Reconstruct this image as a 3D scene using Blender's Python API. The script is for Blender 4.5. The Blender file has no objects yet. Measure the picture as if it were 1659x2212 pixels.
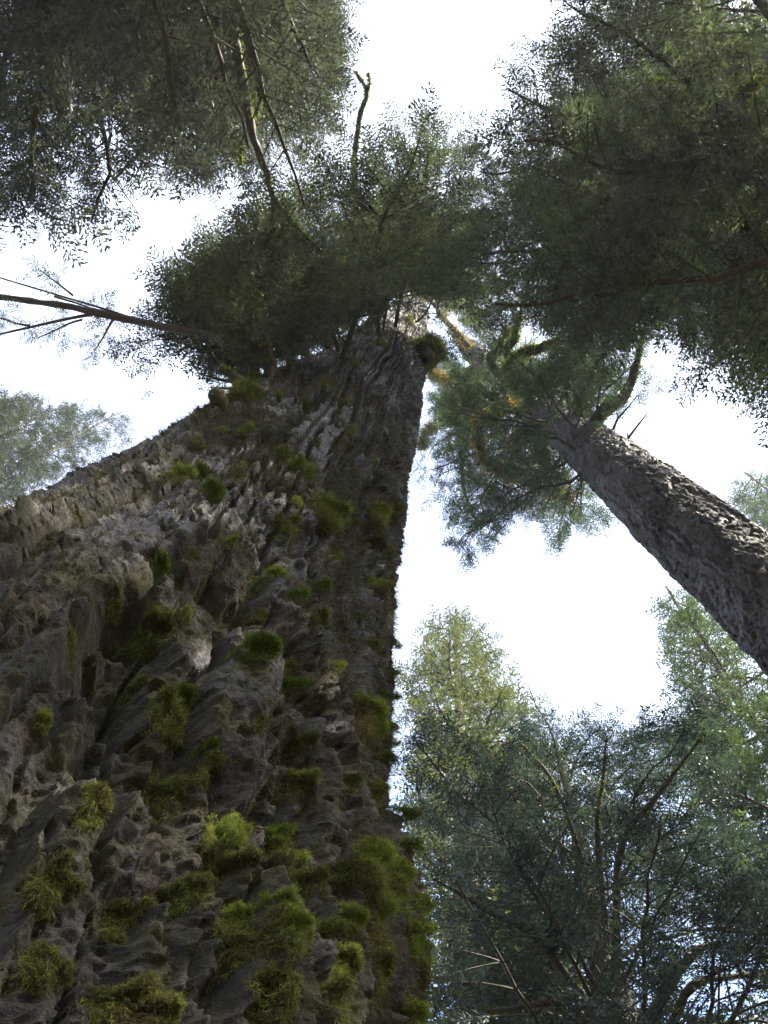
import bpy, bmesh, math, random
import numpy as np
from mathutils import Matrix, Vector
from mathutils.bvhtree import BVHTree
RNG = np.random.default_rng(11)
random.seed(5)
C = bpy.context.scene.collection
sc = bpy.context.scene

# ------------------------------------------------------------ camera
EYE = np.array([0.0, 0.0, 1.6])
FPX, S = 960.0, 768 / 1659.0          # focal length in render pixels; tracing grid -> render pixels
zc = np.array([440 - 384, 512 - 241, -FPX]); zc /= np.linalg.norm(zc)
yc = np.array([0, -1.0, 0]); yc = yc - yc.dot(zc) * zc; yc /= np.linalg.norm(yc)
xc = np.cross(yc, zc)
ROT = np.array([xc, yc, zc])           # camera space -> world
cam = bpy.data.cameras.new('camera'); cam_o = bpy.data.objects.new('camera', cam); C.objects.link(cam_o)
cam.sensor_fit = 'VERTICAL'; cam.sensor_height = 24.0; cam.lens = FPX / 1024 * 24.0
cam.clip_start = 0.05; cam.clip_end = 2000
M4 = np.eye(4); M4[:3, :3] = ROT; M4[:3, 3] = EYE
cam_o.matrix_world = Matrix(M4.tolist())
sc.camera = cam_o

# ------------------------------------------------------------ light
SUN_AZ, SUN_EL = math.radians(125), math.radians(48)
sd = Vector((math.sin(SUN_AZ) * math.cos(SUN_EL), math.cos(SUN_AZ) * math.cos(SUN_EL), math.sin(SUN_EL)))
w = bpy.data.worlds.new('World'); sc.world = w; w.use_nodes = True
nt = w.node_tree; bg = nt.nodes['Background']
sky = nt.nodes.new('ShaderNodeTexSky'); sky.sky_type = 'NISHITA'; sky.sun_disc = False
sky.sun_elevation = SUN_EL; sky.sun_rotation = SUN_AZ
sky.air_density = 1.0; sky.dust_density = 2.0; sky.ozone_density = 1.0; sky.altitude = 100
# thin bright cloud veil, added to make the sky's light less blue
tcw = nt.nodes.new('ShaderNodeTexCoord'); cn = nt.nodes.new('ShaderNodeTexNoise'); cn.inputs['Scale'].default_value = 2.2; cn.inputs['Detail'].default_value = 5
nt.links.new(tcw.outputs['Generated'], cn.inputs['Vector'])
cr_ = nt.nodes.new('ShaderNodeMapRange'); cr_.inputs['From Min'].default_value = .3; cr_.inputs['From Max'].default_value = .7; cr_.inputs['To Min'].default_value = .35; cr_.inputs['To Max'].default_value = .8
nt.links.new(cn.outputs[0], cr_.inputs['Value'])
cm = nt.nodes.new('ShaderNodeMix'); cm.data_type = 'RGBA'; sx = nt.nodes.new('ShaderNodeSeparateXYZ'); nt.links.new(tcw.outputs['Generated'], sx.inputs[0])
ed = nt.nodes.new('ShaderNodeMapRange'); ed.inputs['From Min'].default_value = .42; ed.inputs['From Max'].default_value = .66; ed.inputs['To Min'].default_value = 1; ed.inputs['To Max'].default_value = .05
nt.links.new(sx.outputs['Y'], ed.inputs['Value']); em = nt.nodes.new('ShaderNodeMath'); em.operation = 'MULTIPLY'; nt.links.new(cr_.outputs[0], em.inputs[0]); nt.links.new(ed.outputs[0], em.inputs[1])
nt.links.new(em.outputs[0], cm.inputs[0]); nt.links.new(sky.outputs[0], cm.inputs[6]); cm.inputs[7].default_value = (2.0, 2.12, 2.5, 1)
nt.links.new(cm.outputs[2], bg.inputs[0]); bg.inputs[1].default_value = 0.12
sun = bpy.data.lights.new('sun', 'SUN'); sun.energy = 3.0; sun.angle = math.radians(0.5); sun.color = (1, .93, .78)
sun_o = bpy.data.objects.new('sun', sun); C.objects.link(sun_o)
sun_o.rotation_euler = sd.to_track_quat('Z', 'Y').to_euler(); sun_o.location = (0, 0, 60)
sc.view_settings.view_transform = 'Standard'; sc.view_settings.look = 'None'
sc.view_settings.exposure = 2.85; sc.view_settings.gamma = 1
sc.cycles.use_denoising = True; sc.cycles.denoising_prefilter = 'NONE'; sc.cycles.denoising_input_passes = 'RGB_ALBEDO_NORMAL'; sc.cycles.sample_clamp_indirect = 1.5; sc.cycles.max_bounces = 8; sc.cycles.diffuse_bounces = 6; sc.cycles.transparent_max_bounces = 4

# ------------------------------------------------------------ helpers
def ray(x, y):
    r = np.array([x * S - 384, 512 - y * S, -FPX]); return ROT @ (r / np.linalg.norm(r))
def P(x, y, h):
    """world point at height h above the eye seen at tracing-grid position x, y"""
    d = ray(x, y); return EYE + d * (h / d[2])
def proj(p):
    q = (np.asarray(p) - EYE) @ ROT
    k = -FPX / np.where(q[:, 2] > -1e-3, -1e-3, q[:, 2])
    px = np.stack([(q[:, 0] * k + 384) / S, (512 - q[:, 1] * k) / S], 1)
    px[q[:, 2] > -0.05] = -9999
    return px
def inpoly(p, poly):
    x, y = p[:, 0], p[:, 1]; r = np.zeros(len(p), bool); n = len(poly)
    for i in range(n):
        (x1, y1), (x2, y2) = poly[i], poly[(i + 1) % n]
        if y1 == y2: continue
        c = ((y1 > y) != (y2 > y)) & (x < (x2 - x1) * (y - y1) / (y2 - y1) + x1)
        r ^= c
    return r
NF = [0]
NT = RNG.random((64, 64, 64)).astype(np.float32)
def noise(p, s=1.0, off=0.0):
    """value noise 0..1; p (n,3), s scalar or 3 scales"""
    q = p * np.asarray(s, dtype=np.float64) + off + 1000
    i = np.floor(q).astype(np.int64); f = (q - i).astype(np.float32); f = f * f * (3 - 2 * f)
    i0 = i & 63; i1 = (i + 1) & 63
    x0, y0, z0 = i0.T; x1, y1, z1 = i1.T; fx, fy, fz = f.T
    a = NT[x0, y0, z0] * (1 - fx) + NT[x1, y0, z0] * fx
    b = NT[x0, y1, z0] * (1 - fx) + NT[x1, y1, z0] * fx
    c = NT[x0, y0, z1] * (1 - fx) + NT[x1, y0, z1] * fx
    d = NT[x0, y1, z1] * (1 - fx) + NT[x1, y1, z1] * fx
    return (a * (1 - fy) + b * fy) * (1 - fz) + (c * (1 - fy) + d * fy) * fz
def fbm(p, s, off=0.0, oc=3):
    s = np.asarray(s, dtype=np.float64); v = 0; a = 1.0; t = 0
    for k in range(oc):
        v = v + a * noise(p, s * 2 ** k, off + 17.3 * k); t += a; a *= .5
    return v / t
CR = RNG.random((256, 256, 4)).astype(np.float32)
def plates(u, v, su, sv, off=0):
    """scales of bark: plate height that lifts towards its lower lip, and distance to the crack between plates"""
    x, y = u * su + off, v * sv + off * 1.7; ix, iy = np.floor(x).astype(np.int64), np.floor(y).astype(np.int64)
    b1 = np.full(len(x), 9.0, np.float32); b2 = b1.copy(); h = np.zeros(len(x), np.float32)
    for dx in (-1, 0, 1):
        for dy in (-1, 0, 1):
            c = CR[(ix + dx) & 255, (iy + dy) & 255]
            ex = (x - (ix + dx + c[:, 0])).astype(np.float32); ey = (y - (iy + dy + c[:, 1])).astype(np.float32)
            d = ex * ex + ey * ey; n = d < b1
            b2 = np.where(n, b1, np.minimum(b2, d)); b1 = np.where(n, d, b1)
            h = np.where(n, c[:, 2] * .7 - ey * .75 + ex * (c[:, 3] - .5) * .8, h)
    e = np.clip((np.sqrt(b2) - np.sqrt(b1)) * 3.2, 0, 1)
    return h * e, e
def mesh(name, V, F, mats, parent=None, smooth=False, mi=None, attrs=None):
    me = bpy.data.meshes.new(name)
    V = np.asarray(V, np.float32); F = np.asarray(F, np.int32); k = F.shape[1]
    me.vertices.add(len(V)); me.vertices.foreach_set('co', V.ravel())
    me.loops.add(F.size); me.loops.foreach_set('vertex_index', F.ravel())
    me.polygons.add(len(F)); me.polygons.foreach_set('loop_start', np.arange(0, F.size, k, dtype=np.int32))
    me.polygons.foreach_set('loop_total', np.full(len(F), k, np.int32))
    if smooth: me.polygons.foreach_set('use_smooth', np.ones(len(F), bool))
    for m in (mats if isinstance(mats, (list, tuple)) else [mats]): me.materials.append(m)
    if mi is not None: me.polygons.foreach_set('material_index', np.asarray(mi, np.int32))
    for an, av in (attrs or {}).items():
        at = me.attributes.new(an, 'FLOAT', 'POINT'); at.data.foreach_set('value', np.asarray(av, np.float32))
    NF[0] += len(F); me.update(calc_edges=True)
    o = bpy.data.objects.new(name, me); C.objects.link(o)
    if parent is not None:
        o.parent = parent
        if parent.parent is None: o.matrix_parent_inverse = Matrix.Translation(-parent.location)
    return o
def thing(name, loc, label, cat, group=None):
    o = bpy.data.objects.new(name, None); C.objects.link(o); o.location = loc; o.empty_display_size = .3
    o['label'] = label; o['category'] = cat
    if group: o['group'] = group
    return o
def unit(v): return v / (np.linalg.norm(v, axis=-1, keepdims=True) + 1e-9)
def smooth_line(pts, n):
    """Catmull-Rom through pts (k, d) -> n samples"""
    p = np.asarray(pts, float)
    if len(p) == 2: t = np.linspace(0, 1, n)[:, None]; return p[0] * (1 - t) + p[1] * t
    p = np.vstack([2 * p[0] - p[1], p, 2 * p[-1] - p[-2]])
    t = np.linspace(0, len(p) - 3 - 1e-6, n); i = t.astype(int); f = (t - i)[:, None]
    a, b, c, d = p[i], p[i + 1], p[i + 2], p[i + 3]
    return .5 * ((2 * b) + (c - a) * f + (2 * a - 5 * b + 4 * c - d) * f ** 2 + (3 * b - a - 3 * c + d) * f ** 3)
def tube(cl, rad, ns=8, lump=0.0, ls=8.0, seed=0.0):
    """swept tube with a rounded tip; returns verts, quads"""
    cl = np.asarray(cl, float); rad = np.asarray(rad, float); t = unit(cl[-1] - cl[-2]); r = rad[-1]
    cl = np.vstack([cl, cl[-1] + t * r * .4, cl[-1] + t * r * .75, cl[-1] + t * r * .9]); rad = np.concatenate([rad, [r * .85, r * .5, r * .02]])
    n = len(cl); T = unit(np.gradient(cl, axis=0))
    up = np.array([0, 0, 1.0]) if abs(T[0][2]) < .9 else np.array([1.0, 0, 0])
    A = unit(np.cross(T, up)); B = np.cross(T, A)
    a = np.linspace(0, 2 * np.pi, ns, endpoint=False)
    d = A[:, None] * np.cos(a)[None, :, None] + B[:, None] * np.sin(a)[None, :, None]
    R = rad[:, None] * np.ones(ns)
    V = (cl[:, None] + d * R[..., None])
    if lump:
        nn = noise(V.reshape(-1, 3), ls, seed).reshape(n, ns) + .5 * noise(V.reshape(-1, 3), ls * 2.7, seed + 3).reshape(n, ns) - .6
        V = cl[:, None] + d * (R * (1 + lump * 1.6 * nn))[..., None]
    i = np.arange(n - 1)[:, None] * ns; j = np.arange(ns)[None]
    F = np.stack([i + j, i + (j + 1) % ns, i + ns + (j + 1) % ns, i + ns + j], -1).reshape(-1, 4)
    return V.reshape(-1, 3), F
def join(parts):
    V, F, k = [], [], 0
    for v, f in parts:
        if len(v) == 0: continue
        V.append(v); F.append(f + k); k += len(v)
    if not V: return np.zeros((0, 3)), np.zeros((0, 4), int)
    return np.vstack(V), np.vstack(F)
def hairs(base, d0, ln, width, sag=.5, segs=3, jit=.25, rng=RNG):
    """curved tapering ribbons; base (n,3), d0 (n,3) unit, ln (n,)"""
    n = len(base); side = unit(np.cross(d0, rng.normal(size=(n, 3))))
    pts = [base]; d = d0.copy(); p = base
    for s in range(segs):
        d = unit(d + np.array([0, 0, -sag / segs]) + rng.normal(size=(n, 3)) * jit)
        p = p + d * (ln / segs)[:, None]; pts.append(p)
    V = []
    for s in range(segs + 1):
        wd = (width * (1 - .8 * s / segs))[:, None] * .5 if np.ndim(width) else width * (1 - .8 * s / segs) * .5
        V += [pts[s] - side * wd, pts[s] + side * wd]
    V = np.stack(V, 1); m = 2 * (segs + 1)
    F = [np.stack([np.arange(n) * m + 2 * s + q for q in (0, 1, 3, 2)], 1) for s in range(segs)]
    return V.reshape(-1, 3), np.vstack(F)

# ------------------------------------------------------------ materials
def nodes(name):
    m = bpy.data.materials.new(name); m.use_nodes = True; n = m.node_tree.nodes; l = m.node_tree.links
    return m, n, l, n['Principled BSDF']
def nz(n, l, co, scale, detail=4, rough=.6, dist=0.0, sc3=None):
    t = n.new('ShaderNodeTexNoise'); t.inputs['Scale'].default_value = scale; t.inputs['Detail'].default_value = detail
    t.inputs['Roughness'].default_value = rough; t.inputs['Distortion'].default_value = dist
    if sc3:
        mp = n.new('ShaderNodeMapping'); mp.inputs['Scale'].default_value = sc3; l.new(co, mp.inputs[0]); co = mp.outputs[0]
    l.new(co, t.inputs['Vector']); return t.outputs[0]
def ramp(n, l, src, stops):
    r = n.new('ShaderNodeValToRGB'); e = r.color_ramp.elements
    while len(e) < len(stops): e.new(.5)
    for q, (p, c) in zip(e, stops): q.position = p; q.color = (*c, 1) if len(c) == 3 else c
    l.new(src, r.inputs[0]); return r.outputs[0]
def mix(n, l, f, a, b, mode='MIX'):
    m = n.new('ShaderNodeMix'); m.data_type = 'RGBA'; m.blend_type = mode
    for s, v in ((0, f), (6, a), (7, b)):
        if hasattr(v, 'links'): l.new(v, m.inputs[s])
        else: m.inputs[s].default_value = v if s == 0 else (*v, 1)
    return m.outputs[2]
def g(v): return (v, v, v)
def bark(name, dark, mid, light, moss, moss_amt, sc=1.0, rlo=.35, rhi=.95, attr=False, bump=.6, bd=.01):
    m, n, l, b = nodes(name); co = n.new('ShaderNodeTexCoord').outputs['Object']
    f1 = nz(n, l, co, 3.2 * sc, 8, .65, 0, (1, 1, .35)); f2 = nz(n, l, co, 26 * sc, 6, .7, .3, (1, 1, 1.3)); f3 = nz(n, l, co, 110 * sc, 4, .7, 0, (1, 1, 2.2))
    c1 = ramp(n, l, f2, [(.3, dark), (.52, mid), (.72, light)])
    c2 = ramp(n, l, f1, [(.38, mid), (.6, light)])
    c = mix(n, l, .35, c1, c2)
    c = mix(n, l, .8, c, ramp(n, l, f3, [(.34, g(.25)), (.5, g(.9)), (.68, g(1.9))]), 'MULTIPLY')
    f5 = nz(n, l, co, 7 * sc, 5, .7)
    c = mix(n, l, ramp(n, l, f5, [(.56, g(0)), (.68, g(.55))]), c, (.11, .055, .03))
    fm = nz(n, l, co, 5 * sc, 8, .75)
    mm = ramp(n, l, fm, [(.62 - moss_amt, g(0)), (.70 - moss_amt * .7, g(1))])
    if attr:
        at = n.new('ShaderNodeAttribute'); at.attribute_name = 'mossy'
        mu = n.new('ShaderNodeMath'); mu.operation = 'MULTIPLY'; l.new(mm, mu.inputs[0]); l.new(at.outputs['Fac'], mu.inputs[1]); mm = mu.outputs[0]
    mc = ramp(n, l, f2, [(.3, tuple(q * .5 for q in moss)), (.7, tuple(q * 1.5 for q in moss))])
    c = mix(n, l, mm, c, mc)
    if attr:
        ab = n.new('ShaderNodeAttribute'); ab.attribute_name = 'bare'
        fib = nz(n, l, co, 30, 5, .7, .4, (1, 1, 3.5))
        c = mix(n, l, ab.outputs['Fac'], c, ramp(n, l, fib, [(.3, (.03, .026, .025)), (.5, (.072, .064, .062)), (.7, (.14, .13, .127))]))
    l.new(c, b.inputs['Base Color'])
    fr = nz(n, l, co, 2.2 * sc, 5, .6, 0, (1, 1, .5))
    r = ramp(n, l, fr, [(.42, g(rlo)), (.58, g(rhi))])
    r = mix(n, l, mm, r, g(1.0))
    if attr: r = mix(n, l, ab.outputs['Fac'], r, ramp(n, l, fib, [(.3, g(.12)), (.7, g(.45))]))
    l.new(r, b.inputs['Roughness'])
    b.inputs['Specular IOR Level'].default_value = .5
    ad = n.new('ShaderNodeMath'); ad.operation = 'MULTIPLY_ADD'; l.new(f3, ad.inputs[0]); ad.inputs[1].default_value = .35; l.new(f2, ad.inputs[2])
    bu = n.new('ShaderNodeBump'); bu.inputs['Strength'].default_value = bump; bu.inputs['Distance'].default_value = bd
    l.new(ad.outputs[0], bu.inputs['Height']); l.new(bu.outputs[0], b.inputs['Normal'])
    return m
def leafy(name, a, b_, c_, sc=2.5, trans=.35, rough=.6):
    """leaf material: reflection + light through the leaf, colour varied by clump"""
    m, n, l, b = nodes(name); co = n.new('ShaderNodeTexCoord').outputs['Object']
    f = nz(n, l, co, sc, 4, .7); f2 = nz(n, l, co, sc * 14, 2, .6)
    c = ramp(n, l, f, [(.3, a), (.52, b_), (.72, c_)])
    c = mix(n, l, .7, c, ramp(n, l, f2, [(.34, g(.35)), (.66, g(1.8))]), 'MULTIPLY')
    l.new(c, b.inputs['Base Color']); b.inputs['Roughness'].default_value = rough
    b.inputs['Specular IOR Level'].default_value = .35
    tr = n.new('ShaderNodeBsdfTranslucent'); l.new(mix(n, l, 1.0, c, (1.1, 1.2, .75), 'MULTIPLY'), tr.inputs[0])
    ms = n.new('ShaderNodeMixShader'); ms.inputs[0].default_value = trans
    l.new(b.outputs[0], ms.inputs[1]); l.new(tr.outputs[0], ms.inputs[2]); l.new(ms.outputs[0], n['Material Output'].inputs[0])
    return m
MAT = dict(
    bark_big=bark('giant_bark', (.010, .0072, .0052), (.030, .0215, .016), (.066, .052, .043), (.048, .044, .017), .17, 1.0, .5, .95, True, .9, .02),
    bark_right=bark('plated_bark', (.03, .026, .025), (.078, .07, .068), (.16, .148, .142), (.07, .08, .03), .03, .8, .6, .95, False, .8, .02),
    bark_far=bark('far_bark', (.035, .03, .026), (.08, .07, .06), (.14, .13, .12), (.06, .07, .025), .12, .7, .7, 1, False, .5, .02),
    limb=bark('mossy_limb_bark', (.03, .025, .02), (.06, .05, .04), (.11, .095, .08), (.065, .065, .022), .16, 1.2, .7, 1, False, .6, .01),
    greybranch=bark('grey_branch_bark', (.05, .045, .05), (.09, .082, .085), (.15, .14, .14), (.08, .09, .05), .0, 1.5, .7, 1, False, .4, .01),
    moss_green=leafy('cushion_moss', (.05, .07, .012), (.09, .13, .02), (.14, .2, .03), 9, .3, .8),
    moss_yellow=leafy('feather_moss', (.15, .14, .03), (.21, .25, .045), (.28, .36, .06), 7, .35, .8),
    moss_brown=leafy('brown_moss', (.06, .045, .022), (.1, .075, .032), (.13, .12, .04), 9, .3, .9),
    moss_dark=leafy('bark_fuzz', (.075, .05, .026), (.1, .085, .036), (.11, .135, .045), 4, .25, .9),
    moss_gold=leafy('hanging_gold_moss', (.2, .12, .035), (.3, .19, .05), (.36, .27, .075), 3, .5, .9),
    leaf_main=leafy('spruce_needles', (.045, .055, .042), (.077, .09, .06), (.115, .14, .07), .8, .36, .55),
    leaf_tl=leafy('hemlock_needles', (.038, .044, .042), (.068, .077, .064), (.095, .108, .078), .8, .32, .55),
    leaf_tr=leafy('shaded_needles', (.038, .045, .04), (.078, .092, .066), (.125, .175, .076), .75, .4, .55),
    leaf_right=leafy('moss_hung_needles', (.035, .05, .032), (.055, .08, .045), (.085, .115, .055), .8, .3, .5),
    leaf_yellow=leafy('sunlit_needles', (.06, .072, .026), (.09, .1, .038), (.13, .13, .05), .5, .35, .6),
    leaf_under=leafy('young_hemlock_needles', (.032, .048, .052), (.048, .07, .068), (.066, .094, .074), 1.0, .22, .45),
    leaf_edge=leafy('bright_needles', (.036, .056, .026), (.052, .078, .034), (.07, .1, .042), .6, .35, .55),
    leaf_back=leafy('alder_leaves', (.045, .053, .042), (.065, .075, .058), (.085, .095, .07), .6, .3, .5),
)

# ------------------------------------------------------------ forest floor
def floor_mat():
    m, n, l, b = nodes('forest_floor'); co = n.new('ShaderNodeTexCoord').outputs['Object']
    c = ramp(n, l, nz(n, l, co, .8, 10, .7), [(.3, (.03, .022, .014)), (.5, (.06, .045, .025)), (.7, (.035, .055, .018))])
    l.new(c, b.inputs['Base Color']); b.inputs['Roughness'].default_value = .95
    bu = n.new('ShaderNodeBump'); bu.inputs['Distance'].default_value = .1; l.new(nz(n, l, co, 9, 8, .7), bu.inputs['Height']); l.new(bu.outputs[0], b.inputs['Normal'])
    return m
gx = np.concatenate([-np.geomspace(600, 8, 30), np.linspace(-7, 7, 40), np.geomspace(8, 600, 30)])
X, Y = np.meshgrid(gx, gx, indexing='ij'); q = np.stack([X.ravel(), Y.ravel(), 0 * X.ravel()], 1)
q[:, 2] = (fbm(q, .35, 3, 3) - .5) * .35 * np.clip(np.hypot(q[:, 0], q[:, 1]) / 3, 0, 1)
rad_ = np.hypot(q[:, 0], q[:, 1]); q[:, 2] += np.clip(rad_ - 26, 0, 75) * .5 * (.8 + .4 * noise(q, .03, 8)) + np.where(rad_ > 26, (fbm(q, .25, 5, 3) - .5) * 2, 0)  # slopes all round added out of view to block low sky light
k = len(gx); i, j = np.meshgrid(np.arange(k - 1), np.arange(k - 1), indexing='ij'); a0 = (i * k + j).ravel()
gr = mesh('ground', q, np.stack([a0, a0 + k, a0 + k + 1, a0 + 1], 1), floor_mat(), None, True); gr['kind'] = 'structure'

# ------------------------------------------------------------ trunks with real relief
def trunk_grid(axis, radius, zs, ths, disp):
    """axis(z)->(n,2), radius(z)->(n,), rows at zs (above the eye), columns at angles ths, disp(p0, th, z, r) -> radial, vertical"""
    ax = axis(zs); r = radius(zs); nz_, nt_ = len(zs), len(ths)
    TH = np.broadcast_to(ths, (nz_, nt_)).ravel(); Z = np.repeat(zs, nt_); Rr = np.repeat(r, nt_)
    D = np.stack([np.cos(TH), np.sin(TH), 0 * TH], 1)
    P0 = D * Rr[:, None]; P0[:, 2] = Z
    dr, dz, extra = disp(P0, TH, Z, Rr)
    V = D * (Rr + dr)[:, None]; V[:, :2] += np.repeat(ax, nt_, 0); V[:, 2] = Z + dz + 1.6
    i = np.arange(nz_ - 1)[:, None] * nt_; j = np.arange(nt_)[None]; jn = (j + 1) % nt_
    F = np.stack([i + j, i + jn, i + nt_ + jn, i + nt_ + j], -1).reshape(-1, 4)
    return V, F, extra, D
def angles(center, half, n_in, n_out):
    a = np.linspace(center - half, center + half, n_in, endpoint=False)
    b = np.linspace(center + half, center - half + 2 * np.pi, n_out, endpoint=False)
    return np.concatenate([a, b])

BIG_D = 2.86
BZ = np.array([-1.9, 0, 2.2, 2.75, 3.4, 4.0, 4.8, 5.8, 7.2, 9, 11.5, 14, 17, 20, 24, 28, 33, 48])
BAZ = np.radians([-35, -35, -34.6, -34.5, -34.0, -33.6, -33.0, -32.8, -32.8, -31.8, -31, -28.4, -26.9, -26.6, -25.4, -23.5, -23.3, -24])
BR = np.array([2.1, 1.75, 1.447, 1.428, 1.29, 1.21, 1.16, 1.14, 1.09, 1.05, 1.0, .93, .88, .84, .79, .71, .69, .2])
def big_axis(z):
    a = np.interp(z, BZ, BAZ); return np.stack([BIG_D * np.sin(a), BIG_D * np.cos(a)], -1)
def big_radius(z): return np.interp(z, BZ, BR)
barks = {}
def on_cylinder(x, y):
    d = ray(x, y)
    for t in np.arange(1.0, 14, .02):
        p = d * t
        if math.hypot(*(p[:2] - big_axis(np.array([p[2]]))[0])) < big_radius(p[2]): break
    a = p[:2] - big_axis(np.array([p[2]]))[0]; return math.atan2(a[1], a[0]), p[2]
# hollows in the bark: (x, y, half width m, half height m, depth m)
HOLLOWS = [(*on_cylinder(x, y), w_, h_, d_) for x, y, w_, h_, d_ in [(235, 1450, .11, .26, .2), (225, 1560, .09, .2, .16), (705, 1515, .07, .14, .16), (618, 1205, .05, .3, .14), (770, 1170, .1, .25, .12), (690, 1850, .035, .22, .12), (590, 1500, .05, .1, .1), (150, 1700, .07, .14, .12)]]
def rid(v): return 1 - np.abs(2 * v - 1)
def big_disp(P0, TH, Z, R):
    tw = TH + Z * .035
    w_ = (fbm(P0, (.9, .9, .35), 5, 2) - .5)
    q = np.stack([np.cos(tw), np.sin(tw), Z * .022], 1)          # flutes run up the trunk with a slow spiral
    fl = rid(noise(q + w_[:, None] * .35, (4.2, 4.2, 4), 2)); fl = fl ** .8
    fl2 = rid(noise(q + w_[:, None] * .3, (9, 9, 9), 9))
    jw = np.stack([fbm(P0, 7, 1, 3), fbm(P0, 7, 21, 3), fbm(P0, 7, 41, 3)], 1) - .5
    wp = P0 + jw * .2
    m1 = rid(fbm(wp, (3.4, 3.4, .45), 3, 2)); m2 = rid(fbm(wp, (8.5, 8.5, 1.5), 13, 3))
    j2 = np.stack([fbm(P0, 30, 1, 2), fbm(P0, 30, 21, 2), fbm(P0, 30, 41, 2)], 1) - .5
    wq = P0 + jw * .06 + j2 * .035
    c1 = rid(noise(wq, (10, 10, 3.2), 33)); c2 = rid(noise(wq, (21, 21, 9), 36)); c3 = rid(noise(wq, (44, 44, 26), 39)); c4 = noise(wq, 90, 42)
    pit = np.clip((noise(wq, (24, 24, 12), 47) - .55) * 3, 0, 1) + .6 * np.clip((noise(wq, (50, 50, 46), 49) - .55) * 3, 0, 1)
    crumb = .018 * c1 ** 1.5 + .018 * c1 ** .3 * c2 ** 1.3 + .028 * c3 + .020 * c4 - .030 * pit
    u = TH * 1.3 + jw[:, 0] * .12; v = Z + jw[:, 2] * .14
    pa, ea = plates(u, v, 7, 3.5, 3); pb, eb_ = plates(u + jw[:, 1] * .05, v, 19, 7, 40)
    bare = np.clip((fbm(wp, (3.2, 3.2, .75), 91, 3) + .16 * (fl2 - .5) + np.interp(Z, [2, 4, 9, 13, 17], [-.06, 0, .05, .02, -.12]) + np.clip((TH - to_cam + .3) * -.09, -.06, .08) - .61) * 9, 0, 1) * np.clip((noise(wq, 14, 71) - .25) * 4, 0, 1)
    hole = np.clip((noise(P0 + jw * .25, (2.2, 2.2, 1.6), 77) - .72) * 5, 0, 1)
    low = np.clip((8 - Z) / 5, 0.1, 1)
    rough = .55 + .8 * noise(P0, (1.7, 1.7, .7), 88)
    fl3 = rid(noise(q + w_[:, None] * .3 + jw[:, :1] * .06, (19, 19, 12), 29))
    gv = noise(q + w_[:, None] * .22 + jw[:, 1:2] * .05, (13, 13, 9), 57); gv2 = noise(q + w_[:, None] * .2 + jw[:, 2:] * .04, (24, 24, 22), 67)
    groove = np.clip(1 - np.abs(2 * gv - 1) * 5, 0, 1) ** .7 * .075 + np.clip(1 - np.abs(2 * gv2 - 1) * 4, 0, 1) * .035
    am = np.interp(Z, [2, 8], [1, .8])
    d = (.17 * (fl - .62) + .09 * (fl2 - .5) + .045 * (fl3 - .5) + .035 * (m1 - .6) * rough + .03 * (m2 - .6) * rough) * am
    d = d + .008 * pa + .010 * pb - groove * 1.35 * (.5 + rough * .5) + .028 + (crumb - .02) * .55 * rough * (1 - .45 * bare) - .2 * hole * low
    for t0, z0, w_, h_, d_ in HOLLOWS:
        dt = (TH - t0 + np.pi) % (2 * np.pi) - np.pi
        d = d - d_ * np.clip(1.25 - np.sqrt((dt * R / w_) ** 2 + ((Z - z0) / h_) ** 2) + (jw[:, 0] + jw[:, 2]) * .9, 0, 1) ** .8
    dz = j2[:, 2] * .03 * rough; barks['bare'] = bare
    moss = np.clip(1.15 - Z / 14 + (fbm(P0, 1.1, 7, 2) - .5) * 1.6, 0.12, 1)
    return d, dz, moss
def row_heights(z0, z1, d0, k, dense_from, top):
    out = [-1.9]; z = -1.9
    while z < top:
        dist = math.hypot(z, d0)
        st = dist * k if z0 <= z <= z1 else (0.05 if z < z0 else .35)
        z += st; out.append(z)
    return np.array(out)
base = big_axis(np.array([-1.6]))[0]
to_cam = math.atan2(-base[1], -base[0])
giant = thing('giant_tree', (base[0], base[1], 0), 'enormous dark trunk with green moss tufts filling the left of the picture', 'tree')
big_rows = row_heights(0.9, 31, 1.4, 1 / 640, 0, 46)
to_cam = math.atan2(-base[1], -base[0])
big_ths = angles(to_cam, math.radians(76), 900, 90)
BV, BF, Bmoss, BD_ = trunk_grid(big_axis, big_radius, big_rows, big_ths, big_disp)
mesh('trunk', BV, BF, MAT['bark_big'], giant, True, attrs={'mossy': Bmoss, 'bare': barks['bare']})
print('trunk faces', len(BF))

# coarse picking surface for putting moss on the bark
st = 3; nT = len(big_ths); rows_i = np.arange(0, len(big_rows), st); cols_i = np.arange(0, nT - 90, st)
PV = BV.reshape(len(big_rows), nT, 3)[rows_i][:, cols_i].reshape(-1, 3); nc = len(cols_i)
i = np.arange(len(rows_i) - 1)[:, None] * nc; j = np.arange(nc - 1)[None]
PF = np.stack([i + j, i + j + 1, i + nc + j + 1, i + nc + j], -1).reshape(-1, 4)
bvh = BVHTree.FromPolygons([tuple(v) for v in PV.tolist()], [tuple(f) for f in PF.tolist()])
def hit(x, y):
    for dx, dy in ((0, 0), (-6, 0), (-12, 0), (6, 3), (-20, 0), (3, 8), (5, 16), (8, 26), (12, 40), (-34, 0)):
        h = bvh.ray_cast(Vector(EYE.tolist()), Vector(ray(x + dx, y + dy).tolist()))
        if h[0] is not None: return np.array(h[0]), np.array(h[1]), h[3]
    return None

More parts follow.
